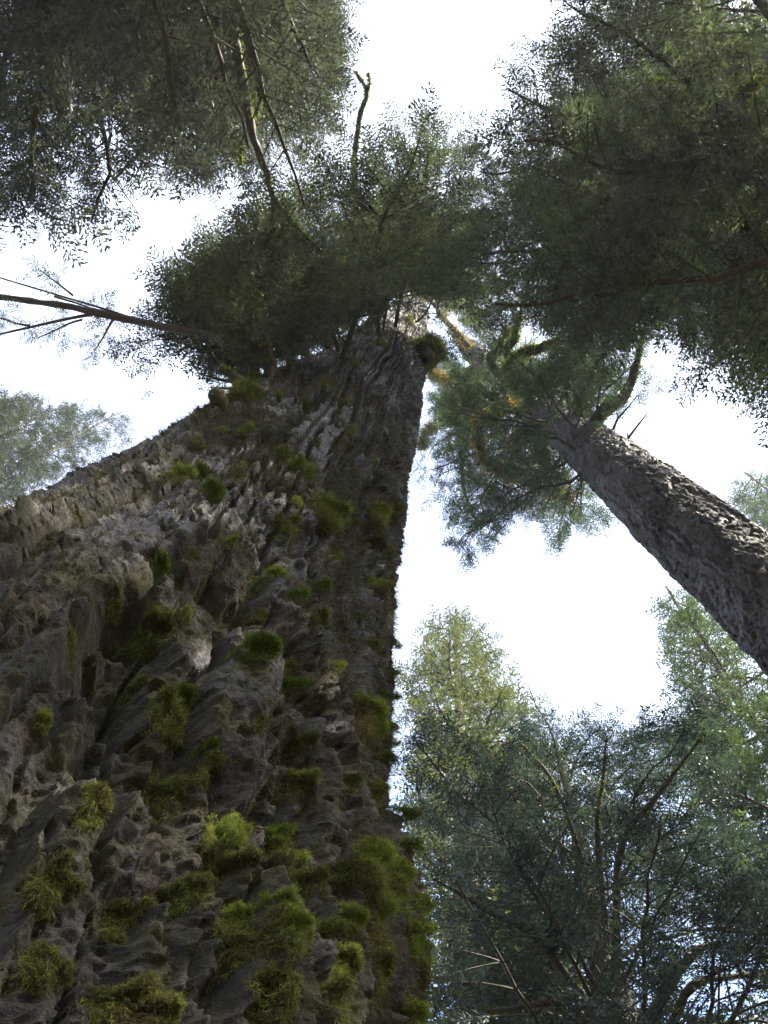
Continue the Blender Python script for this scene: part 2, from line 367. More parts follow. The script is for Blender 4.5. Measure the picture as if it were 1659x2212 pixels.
# ------------------------------------------------------------ moss on the giant trunk
inner = np.zeros(len(BV), bool).reshape(len(big_rows), nT); inner[:, :900] = True
fi = np.where(inner.ravel() & (BV[:, 2] < 40) & (BV[:, 2] > 2))[0]; fpx = proj(BV[fi]); fi = fi[(fpx[:, 0] > -80) & (fpx[:, 1] < 2300)]
FV, FD = BV[fi], BD_[fi]; Fth = np.arctan2(FD[:, 1], FD[:, 0])
def moss_clump(x, y, wpx, kind, rng):
    """an irregular mat of moss rooted on the bark: arched head, hanging tail"""
    h = hit(x, y)
    if h is None: return
    p, nrm, dist = h
    ax = big_axis(np.array([p[2] - 1.6]))[0]; out = unit(np.array([p[0] - ax[0], p[1] - ax[1], 0.0])); side = np.cross([0, 0, 1.0], out)
    hw = wpx * S / FPX * dist * .5; px = dist / FPX; cush = kind == 'c'; off = x * 3.7 + y
    tail = .9 if cush else (2.6 if kind == 'f' else 2.0)
    q = FV - p; a = q @ side / hw; b = q[:, 2] / hw
    m = (np.abs(a) < 1.5) & (b < 1.2) & (b > -tail - .5); idx = np.where(m)[0]
    if len(idx) < 12: return
    a, b = a[idx], b[idx]
    wob = noise(FV[idx], 1.3 / hw, off) - .5; wob2 = noise(FV[idx], 3.5 / hw, off + 9) - .5
    # distance inside the mat: round head above, ragged tail below
    rr_ = np.where(b > -.2, np.hypot(a, (b + .2) * 1.15), np.hypot(a * (1 + .25 * (-b)), (b + .2) / tail * 1.1))
    ins = 1 - rr_ + wob * (.4 if cush else 1.1) + wob2 * (.2 if cush else .5)
    ok = ins > .05; idx, a, b, ins = idx[ok], a[ok], b[ok], ins[ok]
    if len(idx) < 8: return
    n = int(np.clip((1900 if cush else 2200) * (wpx / 45.) ** 1.5, 500, 11000))
    wgt = np.clip(ins, 0, .6) * np.where(b > -.3, 1.0, .38 if not cush else .15)
    k = rng.choice(len(idx), n, p=wgt / wgt.sum()); ix = idx[k]; a, b, ins = a[k], b[k], ins[k]
    mound = np.sqrt(np.clip(ins, 0, 1)) * np.where(b > -.35, 1.0, .35) * hw * (1.7 if cush else .95)
    o = FD[ix]; root = FV[ix] + rng.normal(size=(n, 3)) * px * 1.2
    root = root + o * (mound * rng.uniform(.0, 1.0, n) ** .5)[:, None] + np.array([0, 0, 1.0]) * (mound * .25)[:, None]
    if cush:
        d = unit(o * .9 + side * (a * .7)[:, None] + np.array([0, 0, 1.0]) * (b * .6 + .45)[:, None] + rng.normal(size=(n, 3)) * .28)
        hv, hf = hairs(root, d, hw * rng.uniform(.16, .36, n), max(px * .55, .0018), .3, 2, .18, rng); mi = (rng.random(n) < .12).astype(int)
        segs = 2
    else:
        head = b > -.45
        d = unit(o * np.where(head, .9, .45)[:, None] + side * (a * .6)[:, None] + np.array([0, 0, 1.0]) * np.where(head, b * .5 + .4, -.8)[:, None] + rng.normal(size=(n, 3)) * .45)
        ln = hw * np.where(head, rng.uniform(.15, .5, n), rng.uniform(.3, 1.0, n)); ln = np.clip(ln, .012, .16)
        hv, hf = hairs(root, d, ln, max(px * .5, .0014), 1.5, 4, .55, rng); segs = 4
        mi = np.where(rng.random(n) < np.clip(1.0 + b * .5 + (noise(root, 9, 5) - .5) * 1.6, .06, .95), 0, 1)
        if kind == 'b': mi = np.where(rng.random(n) < .35, 0, 1)
    mats = [MAT['moss_green'], MAT['moss_yellow']] if cush else [MAT['moss_yellow'], MAT['moss_brown']]
    mesh('moss_clump', hv, hf, mats, giant, False, mi=np.tile(mi, segs))
MOSS = [(540,1425,84,'c'),(615,1492,50,'c'),(340,1245,66,'c'),(455,1085,56,'c'),(432,1028,34,'c'),(690,1270,38,'c'),(700,1115,90,'f'),(757,1135,24,'c'),
(810,1112,66,'f'),(660,1028,34,'c'),(606,998,36,'c'),(636,1012,40,'c'),(655,882,30,'c'),(722,900,22,'c'),(530,937,42,'f'),(432,967,38,'f'),(390,1037,62,'f'),
(540,858,74,'f'),(508,842,44,'f'),(545,822,30,'c'),(572,1247,56,'f'),(630,1298,44,'c'),(815,1262,44,'f'),(690,1335,50,'b'),(345,1362,86,'b'),(384,1520,54,'c'),
(350,1550,90,'b'),(92,1556,36,'f'),(440,1622,44,'c'),(445,1668,60,'b'),(652,1682,62,'f'),(790,1540,96,'f'),(835,1508,40,'c'),(596,1838,96,'f'),(585,1815,60,'c'),
(460,1808,74,'f'),(812,1706,56,'f'),(868,1760,54,'c'),(885,1830,40,'c'),(800,1862,120,'f'),(850,1880,70,'f'),(560,1960,80,'f'),(620,2000,90,'f'),(800,1965,126,'f'),
(400,1925,74,'b'),(690,2010,60,'f'),(345,1722,90,'b'),(905,1955,56,'f'),(905,2070,60,'f'),(800,2080,110,'b'),(345,2190,90,'f'),(240,2165,90,'b'),(862,2185,90,'f'),
(868,1392,26,'c'),(872,1450,28,'c'),(872,1602,28,'c'),(712,1445,34,'f'),(742,942,28,'f'),(600,1150,64,'b'),(640,1905,70,'b'),(740,1985,70,'f'),(470,1880,60,'b'),
(860,1100,34,'f'),(820,1640,40,'c'),(800,1395,30,'c'),(560,1560,40,'b'),(300,1480,40,'b'),(880,1690,30,'f'),(610,760,26,'f'),(820,745,26,'f'),(700,830,26,'b'),(760,800,24,'f'),
(620,1440,36,'b'),(200,1750,80,'b'),(120,1900,90,'b'),(480,2050,90,'b'),(700,2150,100,'b'),(100,2080,80,'b'),(260,1980,70,'b'),(880,700,22,'f'),(660,1600,30,'b'),(880,2010,80,'f'),(740,1880,60,'f'),(560,1840,60,'c'),(830,1570,60,'f'),(760,1690,40,'f'),(730,2070,80,'f'),(600,2130,80,'b'),(600,870,26,'c'),(480,935,26,'f'),(682,962,22,'c'),(745,868,22,'f'),(640,1090,28,'f'),(520,1020,28,'f'),(500,1180,34,'f'),(412,1200,30,'b'),(250,1300,38,'b'),(150,1400,36,'b'),(722,1210,26,'c'),(772,1335,26,'c'),(790,1000,22,'f'),(560,1330,30,'b'),(835,1180,26,'f')]
for k_, (x, y, wp_, kd) in enumerate(MOSS): moss_clump(x, y, wp_, kd, np.random.default_rng(100 + k_))
# fine fuzz and dead hanging fibres all over the bark
ng = len(BV); nin = 900
sel = RNG.integers(0, ng, 620000); col = sel % nT; sel = sel[(col < nin)]
m_ = noise(BV[sel], 5.5, 4) * .6 + noise(BV[sel], 17, 9) * .4; sel = sel[(m_ + Bmoss[sel] * .25 + np.interp(BV[sel][:, 2], [4, 6.5], [.12, 0]) > .55) & (barks['bare'][sel] < .4) & (RNG.random(len(sel)) < np.interp(BV[sel][:, 2], [5, 8, 11, 15], [1, .6, .25, .1])) & (BV[sel][:, 2] < 24)]
prj = proj(BV[sel]); sel = sel[(prj[:, 0] > -40) & (prj[:, 1] < 2260) & (prj[:, 1] > 0)]
sel = sel[:330000]; print('FUZZ', len(sel), np.percentile(BV[sel][:, 2], [5, 25, 50, 75, 95])); b_ = BV[sel]; dd = BD_[sel]; dist = np.linalg.norm(b_ - EYE, axis=1)
d0 = unit(dd * .8 + RNG.normal(size=b_.shape) * .5 + [0, 0, -.35])
fv, ff = hairs(b_ - dd * .003, d0, RNG.uniform(.35, 1, len(b_)) ** 2 * .06 * np.clip(dist / 3, .6, 2.2), dist / FPX * .6, 1.4, 3, .5)
mesh('moss_fuzz', fv, ff, MAT['moss_dark'], giant, False)['kind'] = 'stuff'

# ------------------------------------------------------------ foliage
def spray_template(rng, n_side=7, leaf=.2, wid=.085, kind='fan'):
    """a flat branchlet 1 unit long along +x in the xy plane made of small leaf blades (quads)"""
    L = []
    def blade(o, d, ln, wd):
        d = d / np.linalg.norm(d); s = np.cross(d, [0, 0, 1.0]) + rng.normal(size=3) * .35; s /= np.linalg.norm(s)
        m = o + d * ln * .5
        L.append([o, m + s * wd, o + d * ln, m - s * wd])
    for i in range(n_side):
        t = .08 + .85 * i / (n_side - 1)
        for sgn in (-1, 1):
            if rng.random() < .1: continue
            tw = .52 * (1 - t * .72) * rng.uniform(.6, 1.15)
            d = np.array([.62, sgn * .8, rng.normal() * .15 - .12])
            o = np.array([t, 0, -.12 * t * t])
            k = max(1, int(tw / (leaf * .62)))
            for q in range(k):
                oo = o + d / np.linalg.norm(d) * tw * q / k
                dd = d + rng.normal(size=3) * .3
                blade(oo, dd, leaf * rng.uniform(.7, 1.2), wid * rng.uniform(.6, 1.1))
                if rng.random() < .5: blade(oo, d + np.array([.6, -sgn * .7, 0]) + rng.normal(size=3) * .3, leaf * rng.uniform(.5, .9), wid * .7)
    blade(np.array([.92, 0, -.1]), np.array([1, 0, -.15]), leaf, wid)
    return np.array(L)            # (n,4,3)
TEMPL = [spray_template(np.random.default_rng(s), 11, .12, .025) for s in range(6)]
TEMPL_F = [spray_template(np.random.default_rng(s + 50), 8, .17, .042) for s in range(5)]
def place(templ, pos, fwd, up, size, rng):
    """sprays -> verts, quads"""
    if len(pos) == 0: return np.zeros((0, 3)), np.zeros((0, 4), int)
    f = unit(fwd); s = unit(np.cross(up, f)); u = np.cross(f, s); kx = rng.integers(0, len(templ), len(pos)); out = []
    for k in range(len(templ)):
        m = kx == k
        if not m.any(): continue
        T = templ[k].reshape(-1, 3); z = size[m][:, None, None]
        out.append((pos[m][:, None] + (f[m][:, None] * T[None, :, :1] + s[m][:, None] * T[None, :, 1:2] + u[m][:, None] * T[None, :, 2:]) * z).reshape(-1, 3))
    V = np.vstack(out); return V, np.arange(len(V)).reshape(-1, 4)

GAPS = []      # openings where the photograph shows clear sky or bare trunk: (polygon, share of sprays removed)
def keep(pos, zone, rng, rough=16, hard=False):
    px = proj(pos)
    j = np.stack([noise(pos, 1.4, 5) - .5, noise(pos, 1.4, 35) - .5], 1) * rough * 2.5 + rng.normal(size=px.shape) * rough * .35
    q = px + j
    out = (px[:, 0] < -60) | (px[:, 0] > 1720) | (px[:, 1] < -60) | (px[:, 1] > 2270)
    ok = out.copy()
    if zone == 'free': return np.ones(len(px), bool)
    if zone == 'outside': return (px[:, 0] < -250) | (px[:, 0] > 1900) | (px[:, 1] < -250) | (px[:, 1] > 2450)
    if zone is None: ok[:] = True
    else: ok |= inpoly(q, zone)
    for poly, share in GAPS:
        if share >= .99: ok &= ~inpoly(px + j * .6, poly)
        elif not hard: ok &= ~(inpoly(q, poly) & (rng.random(len(q)) < share))
    return ok
def conifer_branch(tree, start, end, r0, zone, leafmat, rng, size=.42, lat=.3, spread=.42, droop=.12, wood='limb', tmpl=None, mid=None, gapn=.3, bare=.12, dens=1.0, label=None, fuzz=0):
    """one limb from trunk to tip with side branches and sprays; wood = branch, its needles = a child"""
    L = np.linalg.norm(end - start); pts = [start] + (list(mid) if mid else [start * .5 + end * .5 + np.array([0, 0, L * .06])]) + [end]
    n = max(8, int(L / .25)); cl = smooth_line(pts, n)
    cl = cl + (np.stack([noise(cl, 1.1, 1 + s * 9) for s in range(3)], 1) - .5) * .75 * min(1, L / 4) * np.linspace(0, 1, n)[:, None] + (np.stack([noise(cl, 3.3, 41 + s * 9) for s in range(3)], 1) - .5) * .16
    t = np.linspace(0, 1, n); ok = keep(cl, zone, rng, 3, True)
    # trim the limb where it would run out of the crown
    bad = np.where(~ok & (t > .3))[0]
    if len(bad) and not mid:
        n = max(5, bad[0] - 1); cl = cl[:n]; t = t[:n]
    rad = r0 * (1 - t / max(t[-1], .01) * .88) ** .9 + .004
    woods = [tube(cl, rad, 8 if r0 > .05 else 5, .3 if r0 > .04 else 0, 6, rng.random() * 50)]
    T = unit(np.gradient(cl, axis=0)); pos, fwd = [], []
    Lc = np.linalg.norm(np.diff(cl, axis=0), axis=1).sum(); m = int(Lc / lat * 2)
    hz = unit(np.cross(T, [0, 0, 1.0]))
    for k in range(m):
        u = bare + (1 - bare) * (k + rng.random()) / max(m, 1)
        if u > 1 or rng.random() > dens: continue
        ix = min(len(cl) - 1, int(u * (len(cl) - 1))); sg = 1 if k % 2 else -1
        ll = min(spread * L, 1.9) * (1 - u) ** .6 * rng.uniform(.45, 1.15) + size * .5
        d = unit(T[ix] * rng.uniform(.5, 1.0) + hz[ix] * sg * rng.uniform(.7, 1.1) + np.array([0, 0, rng.normal() * .22]))
        ns = max(2, int(ll / (size * .42))); tt = (np.arange(ns) + .6) / ns
        line = cl[ix] + d * (tt * ll)[:, None] + np.array([0, 0, -1.0]) * (droop * ll * tt ** 2)[:, None] * 1.6
        pos.append(line); s2 = np.where(np.arange(ns) % 2 == 0, 1, -1)[:, None]
        hd = unit(np.cross(d, [0, 0, 1.0]))
        ff_ = d + hd * s2 * rng.uniform(.3, 1.0, (ns, 1)) + rng.normal(size=(ns, 3)) * .25 + np.array([0, 0, -droop]); ff_[-1] = d
        fwd.append(ff_)
        if ll > .5:
            kk = keep(line, zone, rng, 8, True)
            nk = len(line) if kk.all() else max(1, int(np.argmax(~kk)))
            lw = np.vstack([cl[ix], line[:nk]])
            woods.append(tube(lw, np.linspace(min(.018, rad[ix] * .6), .004, len(lw)), 3))
    ux = np.arange(.35, 1.0, size * .3 / max(Lc, .5)); ixs = (ux * (len(cl) - 1)).astype(int)
    if len(ixs):
        pos.append(cl[ixs]); fwd.append(T[ixs] + hz[ixs] * np.where(np.arange(len(ixs)) % 2 == 0, .8, -.8)[:, None] * rng.uniform(.2, 1, (len(ixs), 1)))
        pos.append(cl[-1:]); fwd.append(T[-1:])
    V, F = join(woods)
    b = mesh('branch', V, F, MAT[wood], tree, True)
    if label: b['label'] = label
    if pos:
        pos = np.vstack(pos); fwd = np.vstack(fwd)
        ok = keep(pos, zone, rng) & (noise(pos, 1.3, 60) * .5 + noise(pos, 3.6, 61) * .5 > gapn)
        pos, fwd = pos[ok], fwd[ok]; n = len(pos)
        if n:
            up = np.array([0, 0, 1.0]) + rng.normal(size=(n, 3)) * .45
            V, F = place(tmpl or TEMPL, pos, fwd, up, size * rng.uniform(.65, 1.25, n), rng)
            mesh('needles', V, F, MAT[leafmat], b, False)
    return b
def limb(tree, pts, r0, r1, mat='limb', fuzz='moss_yellow', nf=0, fl=.05, name='branch', label=None, lump=.45, ns=10):
    """a bare or mossy limb traced through pts (x, y, height)"""
    p = np.array([q if isinstance(q, np.ndarray) else P(*q) for q in pts]); L = np.linalg.norm(np.diff(p, axis=0), axis=1).sum()
    n = max(10, int(L / .12)); cl = smooth_line(p, n)
    rad = np.linspace(r0, r1, n); V, F = tube(cl, rad, ns, lump, 3.5 / max(r0, .05) ** .5, pts[0][0] if not isinstance(pts[0], np.ndarray) else 3)
    b = mesh(name, V, F, MAT[mat], tree, True)
    if label: b['label'] = label
    if nf:
        rng = np.random.default_rng(int(abs(p[-1][0] * 97 + p[-1][1] * 31)) % 9999)
        ix = rng.integers(0, len(V), nf); c = cl[np.minimum(ix // ns, n - 1)]; d = unit(V[ix] - c)
        patch = noise(V[ix], 4, 8) > .38
        ix, d = ix[patch], d[patch]; dist = np.linalg.norm(V[ix] - EYE, axis=1)
        hv, hf = hairs(V[ix] + rng.normal(size=d.shape) * .01 - d * .01, unit(d + rng.normal(size=d.shape) * .4), fl * rng.uniform(.4, 1.3, len(ix)), dist / FPX * .8, 1.0, 2, .3, rng)
        mesh('moss_fringe', hv, hf, MAT[fuzz], b, False)
    return b, cl

# openings traced in the picture
def poly(s): v = [float(q) for q in s.replace(',', ' ').split()]; return list(zip(v[::2], v[1::2]))
BIG_TRUNK = poly('0,1105 100,1052 200,998 340,918 450,873 560,812 640,772 740,730 800,690 850,655 905,640 940,655 945,780 928,850 912,950 897,1030 884,1150 870,1250 866,1320 868,1400 876,1560 888,1700 912,1850 934,2000 944,2150 950,2300 0,2300')
R_TRUNK = poly('1659,1450 1480,1290 1320,1105 1200,965 1130,900 1060,820 1080,800 1150,850 1240,935 1300,925 1360,955 1500,1050 1659,1165')
GAPS += [(BIG_TRUNK, 1.0), (R_TRUNK, 1.0), (poly('1085,800 1040,745 1000,700 950,680 935,715 1000,780 1060,830'), 1.0), (poly('1060,720 1110,700 1225,725 1215,770 1150,800 1085,800'), .95), (poly('1270,930 1290,860 1340,830 1365,770 1400,790 1370,870 1330,910'), .85), (poly('1020,890 1060,880 1075,1000 1250,1070 1240,1100 1110,1060 1030,1010'), .93), (poly('1090,910 1145,900 1150,975 1105,985'), .8),
 (poly('722,0 712,60 705,100 735,150 760,240 800,262 860,215 940,262 975,200 1035,150 1045,100 1090,60 1150,105 1185,60 1190,0 1190,-300 722,-300'), 1.0),
 (poly('0,505 60,525 130,535 165,562 230,565 250,550 312,552 322,500 305,450 330,430 355,470 400,495 440,500 400,545 352,590 330,640 335,690 250,722 240,750 300,765 318,790 308,835 345,858 378,835 372,800 405,775 440,768 472,790 482,830 452,870 340,905 225,895 200,868 100,872 55,855 0,868'), 1.0),
 (poly('300,340 335,320 352,360 322,395 360,425 425,440 455,470 500,425 515,440 475,480 492,505 525,520 500,545 420,515 370,478 325,450 300,420'), .8),
 (poly('330,180 480,170 560,240 620,340 590,430 500,430 430,430 330,360 270,300 120,280 100,200 200,190'), .38),
 (poly('560,60 700,90 710,240 680,330 600,330 560,200'), .3),
 (poly('120,270 270,300 320,400 300,520 0,490 0,430 120,400'), .12),
 (poly('890,1055 925,1070 958,1105 968,1150 975,1200 1062,1205 1085,1140 1130,1105 1180,1160 1300,1152 1332,1112 1480,1285 1437,1292 1450,1400 1462,1470 1400,1520 1300,1490 1225,1520 1165,1480 1135,1400 1045,1352 985,1342 905,1298 862,1325 866,1250 884,1150'), 1.0),
 (poly('905,985 960,960 985,1020 960,1060 900,1050'), .6),
 (poly('960,1040 1120,1060 1300,1100 1320,1130 1100,1150 980,1190'), .3),
 (poly('1310,920 1345,905 1385,870 1430,852 1392,800 1400,722 1440,690 1480,690 1500,760 1490,860 1510,905 1540,805 1570,775 1605,860 1659,905 1659,1035 1600,1025 1570,1105 1560,1110 1360,960'), 1.0),
 (poly('1556,0 1575,45 1540,65 1600,80 1659,50 1659,-40 1556,-40'), .9),
 (poly('1500,600 1659,600 1659,900 1500,900'), .25),
 (poly('1405,1720 1475,1700 1500,1760 1440,1810 1400,1790'), .8),
 (poly('1440,1960 1540,1960 1560,2010 1500,2060 1450,2010'), .85),
 (poly('1470,2130 1659,2120 1659,2180 1560,2212 1450,2212'), .7),
 (poly('930,2130 1010,2120 1000,2180 940,2180'), .75),
 (poly('1390,1640 1470,1620 1500,1700 1410,1700'), .5),
 (poly('1240,1480 1460,1480 1440,1600 1260,1560'), .35),
]
Z_TL = poly('-200,-400 722,-400 722,0 705,100 735,160 725,240 700,330 660,400 700,480 620,470 560,430 480,440 330,430 322,500 315,555 235,580 165,565 85,535 -60,505')
Z_M = poly('330,640 350,580 420,520 500,470 560,400 660,380 700,260 760,235 860,212 965,250 1010,290 1040,500 1040,760 940,760 905,640 740,735 600,805 540,822 480,790 400,772 345,860 305,835 235,755 330,705')
Z_TR = poly('965,170 1035,145 1045,95 1090,55 1150,105 1190,60 1190,-300 1800,-300 1800,930 1610,945 1572,775 1540,805 1512,905 1488,865 1500,760 1478,688 1440,685 1400,725 1250,760 1120,740 1000,740 950,640 975,500 1010,340 970,262')
Z_R = poly('935,740 1000,700 1400,715 1395,800 1432,852 1385,872 1345,905 1300,935 1240,940 1150,850 1200,965 1335,1108 1300,1155 1182,1165 1130,1108 1085,1142 1062,1208 970,1205 955,1105 915,1065 880,1060 905,950 925,850')
Z_Y = poly('855,1330 905,1298 985,1338 1045,1350 1135,1400 1168,1480 1215,1530 1250,1700 1250,2250 900,2250 850,1500')
Z_B = poly('870,1600 935,1530 1000,1560 1130,1545 1215,1520 1300,1482 1345,1510 1430,1490 1500,1475 1590,1540 1560,1650 1500,1720 1620,1820 1800,1900 1800,2400 940,2400 900,2000 875,1700')
Z_E = poly('1430,1285 1480,1280 1800,1400 1800,2400 1560,2300 1500,1900 1380,1650 1400,1600 1465,1480 1445,1400')

def cyl(tree, pts_xy_z, mat, ns=24, lump=.12, rings=None):
    """a plain trunk through (x, y, z_world, r) rows"""
    a = np.array(pts_xy_z, float); n = rings or int((a[-1, 2] - a[0, 2]) / .18)
    z = np.linspace(a[0, 2], a[-1, 2], n); c = np.stack([np.interp(z, a[:, 2], a[:, k]) for k in (0, 1)], 1)
    c = c + (np.stack([noise(np.stack([z * 0, z * 0, z], 1), .35, 3 + k * 7) for k in (0, 1)], 1) - .5) * .15
    V, F = tube(np.column_stack([c, z]), np.interp(z, a[:, 2], a[:, 3]), ns, lump, 5, a[0, 0])
    return mesh('trunk', V, F, MAT[mat], tree, True)
def crown(tree, axis, z0, z1, n, lmax, ltop, zone, leafmat, seed, r0=.07, size=.42, rise=.1, droop=.12, azr=None, everywhere=False, **kw):
    """whorls of limbs round axis(z)->xy from height z0 to z1 (above the eye)"""
    rng = np.random.default_rng(seed); ga = 2.39996
    for k in range(n):
        t = (k + rng.random() * .8) / n; z = z0 + (z1 - z0) * t ** 1.15; c = axis(z)
        az = k * ga + rng.normal() * .25
        if azr: az = azr[0] + (az % (2 * np.pi)) / (2 * np.pi) * (azr[1] - azr[0])
        L = (lmax + (ltop - lmax) * t) * rng.uniform(.7, 1.12)
        s = np.array([c[0], c[1], z + 1.6]); e = s + np.array([math.cos(az) * L, math.sin(az) * L, L * (rise + rng.normal() * .1)])
        smp = s + (e - s) * np.linspace(.05, 1, 14)[:, None]; px = proj(smp)
        vis = (px[:, 0] > -100) & (px[:, 0] < 1760) & (px[:, 1] > -100) & (px[:, 1] < 2300)
        if everywhere == vis.any(): continue
        if zone is not None and zone != 'outside' and not (inpoly(px, zone) & vis).any(): continue
        conifer_branch(tree, s, e, r0 * (1 - .6 * t), zone, leafmat, rng, size=size, droop=droop, **kw)

# ------------------------------------------------------------ crown of the giant tree
crown(giant, lambda z: big_axis(np.array([z]))[0], 11, 22, 52, 5.8, 4.6, Z_M, 'leaf_main', 21, .05, .5, .12, .16, gapn=.36, lat=.26, spread=.6)
crown(giant, lambda z: big_axis(np.array([z]))[0], 16, 38, 38, 5.8, 4.6, Z_M, 'leaf_main', 22, .05, .6, .12, .16, gapn=.3, lat=.26, spread=.6, azr=(math.radians(-80), math.radians(190)))
def on_big(x, y, inn=.25):
    p = hit(x, y)[0]; a = big_axis(np.array([p[2] - 1.6]))[0]; d = unit(np.array([a[0] - p[0], a[1] - p[1], 0.0])); return p + d * inn
HG = {k: hit(*k)[0][2] - 1.6 for k in [(600, 805), (632, 790), (545, 835), (480, 876), (590, 808), (765, 700), (700, 735), (820, 680), (905, 770)]}
print('HITS', HG)
b_, cl_ = limb(giant, [on_big(600, 805), (578, 765, 9.9), (562, 715, 10), (548, 675, 10.1), (556, 640, 10.1)], .06, .03, nf=1800, fl=.05, label='thick mossy stub rising from the left edge of the trunk')
limb(giant, [on_big(632, 790), (618, 752, 11.3), (622, 735, 11.4), (640, 722, 11.4)], .04, .02, nf=900, fl=.04, label='short hooked mossy stub')
limb(giant, [on_big(545, 835), (505, 815, 9.1), (478, 800, 9.1)], .055, .04, nf=500, fl=.04, label='broken stub on the left edge')
limb(giant, [on_big(480, 876), (466, 852, 7.5)], .05, .06, nf=400, fl=.03, label='round knob on the left edge')
limb(giant, [on_big(600, 805), (560, 770, 10), (520, 748, 10), (440, 722, 10.1), (350, 706, 10.2), (200, 673, 10.3), (100, 655, 10.4), (0, 642, 10.5), (-120, 632, 10.6)], .042, .03, 'greybranch', nf=0, label='long bare grey branch reaching to the left edge of the picture')
limb(giant, [P(215, 676, 10.3), (140, 690, 10.3), (60, 708, 10.3), (0, 722, 10.3), (-60, 740, 10.3)], .018, .008, 'greybranch', lump=.2, ns=6)
for k_, (a_, b_) in enumerate([((110, 640, 10.4), (235, 690, 10.3)), ((60, 700, 10.3), (-60, 690, 10.4)), ((170, 690, 10.3), (60, 715, 10.3)), ((250, 700, 10.2), (215, 760, 10.3)), ((150, 640, 10.4), (95, 590, 10.4))]):
    conifer_branch(giant, P(*a_), P(*b_), .01, 'free', 'leaf_main', np.random.default_rng(300 + k_), size=.22, lat=.3, spread=.2, gapn=.3, bare=0)
limb(giant, [P(330, 703, 10.2), (240, 672, 10.3), (150, 645, 10.4), (60, 618, 10.4), (0, 600, 10.5), (-60, 580, 10.5)], .014, .006, 'greybranch', lump=.2, ns=6)
limb(giant, [on_big(765, 700), (850, 620, 18.4), (900, 560, 18.2), (990, 470, 18)], .10, .03, nf=900, fl=.05)
limb(giant, [on_big(700, 735), (660, 650, 14.2), (600, 560, 14)], .06, .02, nf=700, fl=.05)
limb(giant, [on_big(820, 680), (815, 600, 18.8), (800, 500, 18.6)], .10, .03, nf=300, fl=.05)
limb(giant, [on_big(820, 680), (790, 520, 19.5), (770, 420, 19.3), (765, 350, 18.8), (778, 250, 18.6), (792, 200, 18.5), (770, 158, 18.5)], .07, .025, 'limb', nf=1500, fl=.05, label='mossy dead branch standing clear against the sky')
limb(giant, [P(790, 205, 18.5), (798, 180, 18.5), (796, 162, 18.5)], .03, .008, 'limb', nf=400, fl=.06)
for k_, (x_, y_, z_) in enumerate([(330, 835, 10.2), (300, 765, 10.3), (360, 690, 10.8), (400, 775, 10.2), (440, 640, 11), (350, 620, 11.2), (480, 580, 11.6), (410, 560, 11.8), (560, 480, 12.2)]):
    conifer_branch(giant, on_big(600 - (k_ % 3) * 12, 808 + (k_ % 3) * 8, .3), P(x_, y_, z_), .035, Z_M, 'leaf_main', np.random.default_rng(400 + k_), size=.4, lat=.24, spread=.5, droop=.2, gapn=.28, bare=.25)
# rounded moss-capped burl on the right edge near the top
c0 = on_big(905, 770); a_ = unit(ray(905, 770))
nu, nv = 36, 22; A, B = np.meshgrid(np.linspace(0, 2 * np.pi, nu, endpoint=False), np.linspace(.02, np.pi - .02, nv))
dv = np.stack([np.sin(B) * np.cos(A), np.sin(B) * np.sin(A), np.cos(B)], -1).reshape(-1, 3)
c0 = on_big(905, 770, -.12); bv = c0 + dv * [.30, .30, .42]; bv = bv + dv * ((noise(bv, 5, 2) - .5) * .25 + (noise(bv, 14, 3) - .5) * .1)[:, None]
ii, jj = np.meshgrid(np.arange(nv - 1), np.arange(nu), indexing='ij')
bf = np.stack([ii * nu + jj, (ii + 1) * nu + jj, (ii + 1) * nu + (jj + 1) % nu, ii * nu + (jj + 1) % nu], -1).reshape(-1, 4)
bu_ = mesh('burl', bv, bf, MAT['limb'], giant, True); bu_['label'] = 'bulging burl capped with moss on the right edge'
mm = dv[:, 2] > -.55; ix = RNG.choice(np.where(mm)[0], 6000)
hv, hf = hairs(bv[ix] + RNG.normal(size=(6000, 3)) * .03, unit(dv[ix] + RNG.normal(size=(6000, 3)) * .3), RNG.uniform(.04, .12, 6000), .014, 1.2, 3, .3)
mesh('moss_fringe', hv, hf, MAT['moss_yellow'], bu_, False)

# ------------------------------------------------------------ leaning tree at the right
RZ = np.array([-1.9, 8, 12.3, 15.2, 20.8, 27, 32, 36.5, 42]); RAZ = np.radians([46, 45.3, 42.4, 40, 36, 31, 25.5, 17, 9])
RD = np.array([6.5, 6.0, 5.74, 5.3, 5.25, 5.3, 4.8, 4.2, 3.9]); RR = np.array([.85, .64, .61, .575, .51, .45, .41, .37, .15])
def r_axis(z):
    a = np.interp(z, RZ, RAZ); d = np.interp(z, RZ, RD); return np.stack([d * np.sin(a), d * np.cos(a)], -1)
def r_disp(P0, TH, Z, R):
    jw = np.stack([fbm(P0, 5, 1, 3), fbm(P0, 5, 21, 3), fbm(P0, 5, 41, 3)], 1) - .5
    wp = P0 + jw * .2; u = TH * .6
    m0 = rid(fbm(wp, (4.5, 4.5, 1.0), 3, 2)); m1 = rid(fbm(wp, (10, 10, 1.7), 13, 2)); cr = fbm(P0, (34, 34, 22), 33, 3) - .5
    pa, ea = plates(u + jw[:, 0] * .1, Z + jw[:, 1] * .2, 9, 3.2, 5); pb, eb_ = plates(u + jw[:, 1] * .06, Z, 22, 10, 60)
    gv = noise(wp + jw * .1, (9, 9, 1.1), 57); gr_ = np.clip(1 - np.abs(2 * gv - 1) * 4, 0, 1) * .05
    d = .05 * (m0 - .5) - gr_ * 1.2 + .06 * (m1 - .6) + .012 * pa + .010 * pb + .02 * cr + .05 * (noise(P0, (1.2, 1.2, .8), 9) - .5)
    return d, -.03 * pb, Z * 0.0
rb = r_axis(np.array([-1.6]))[0]
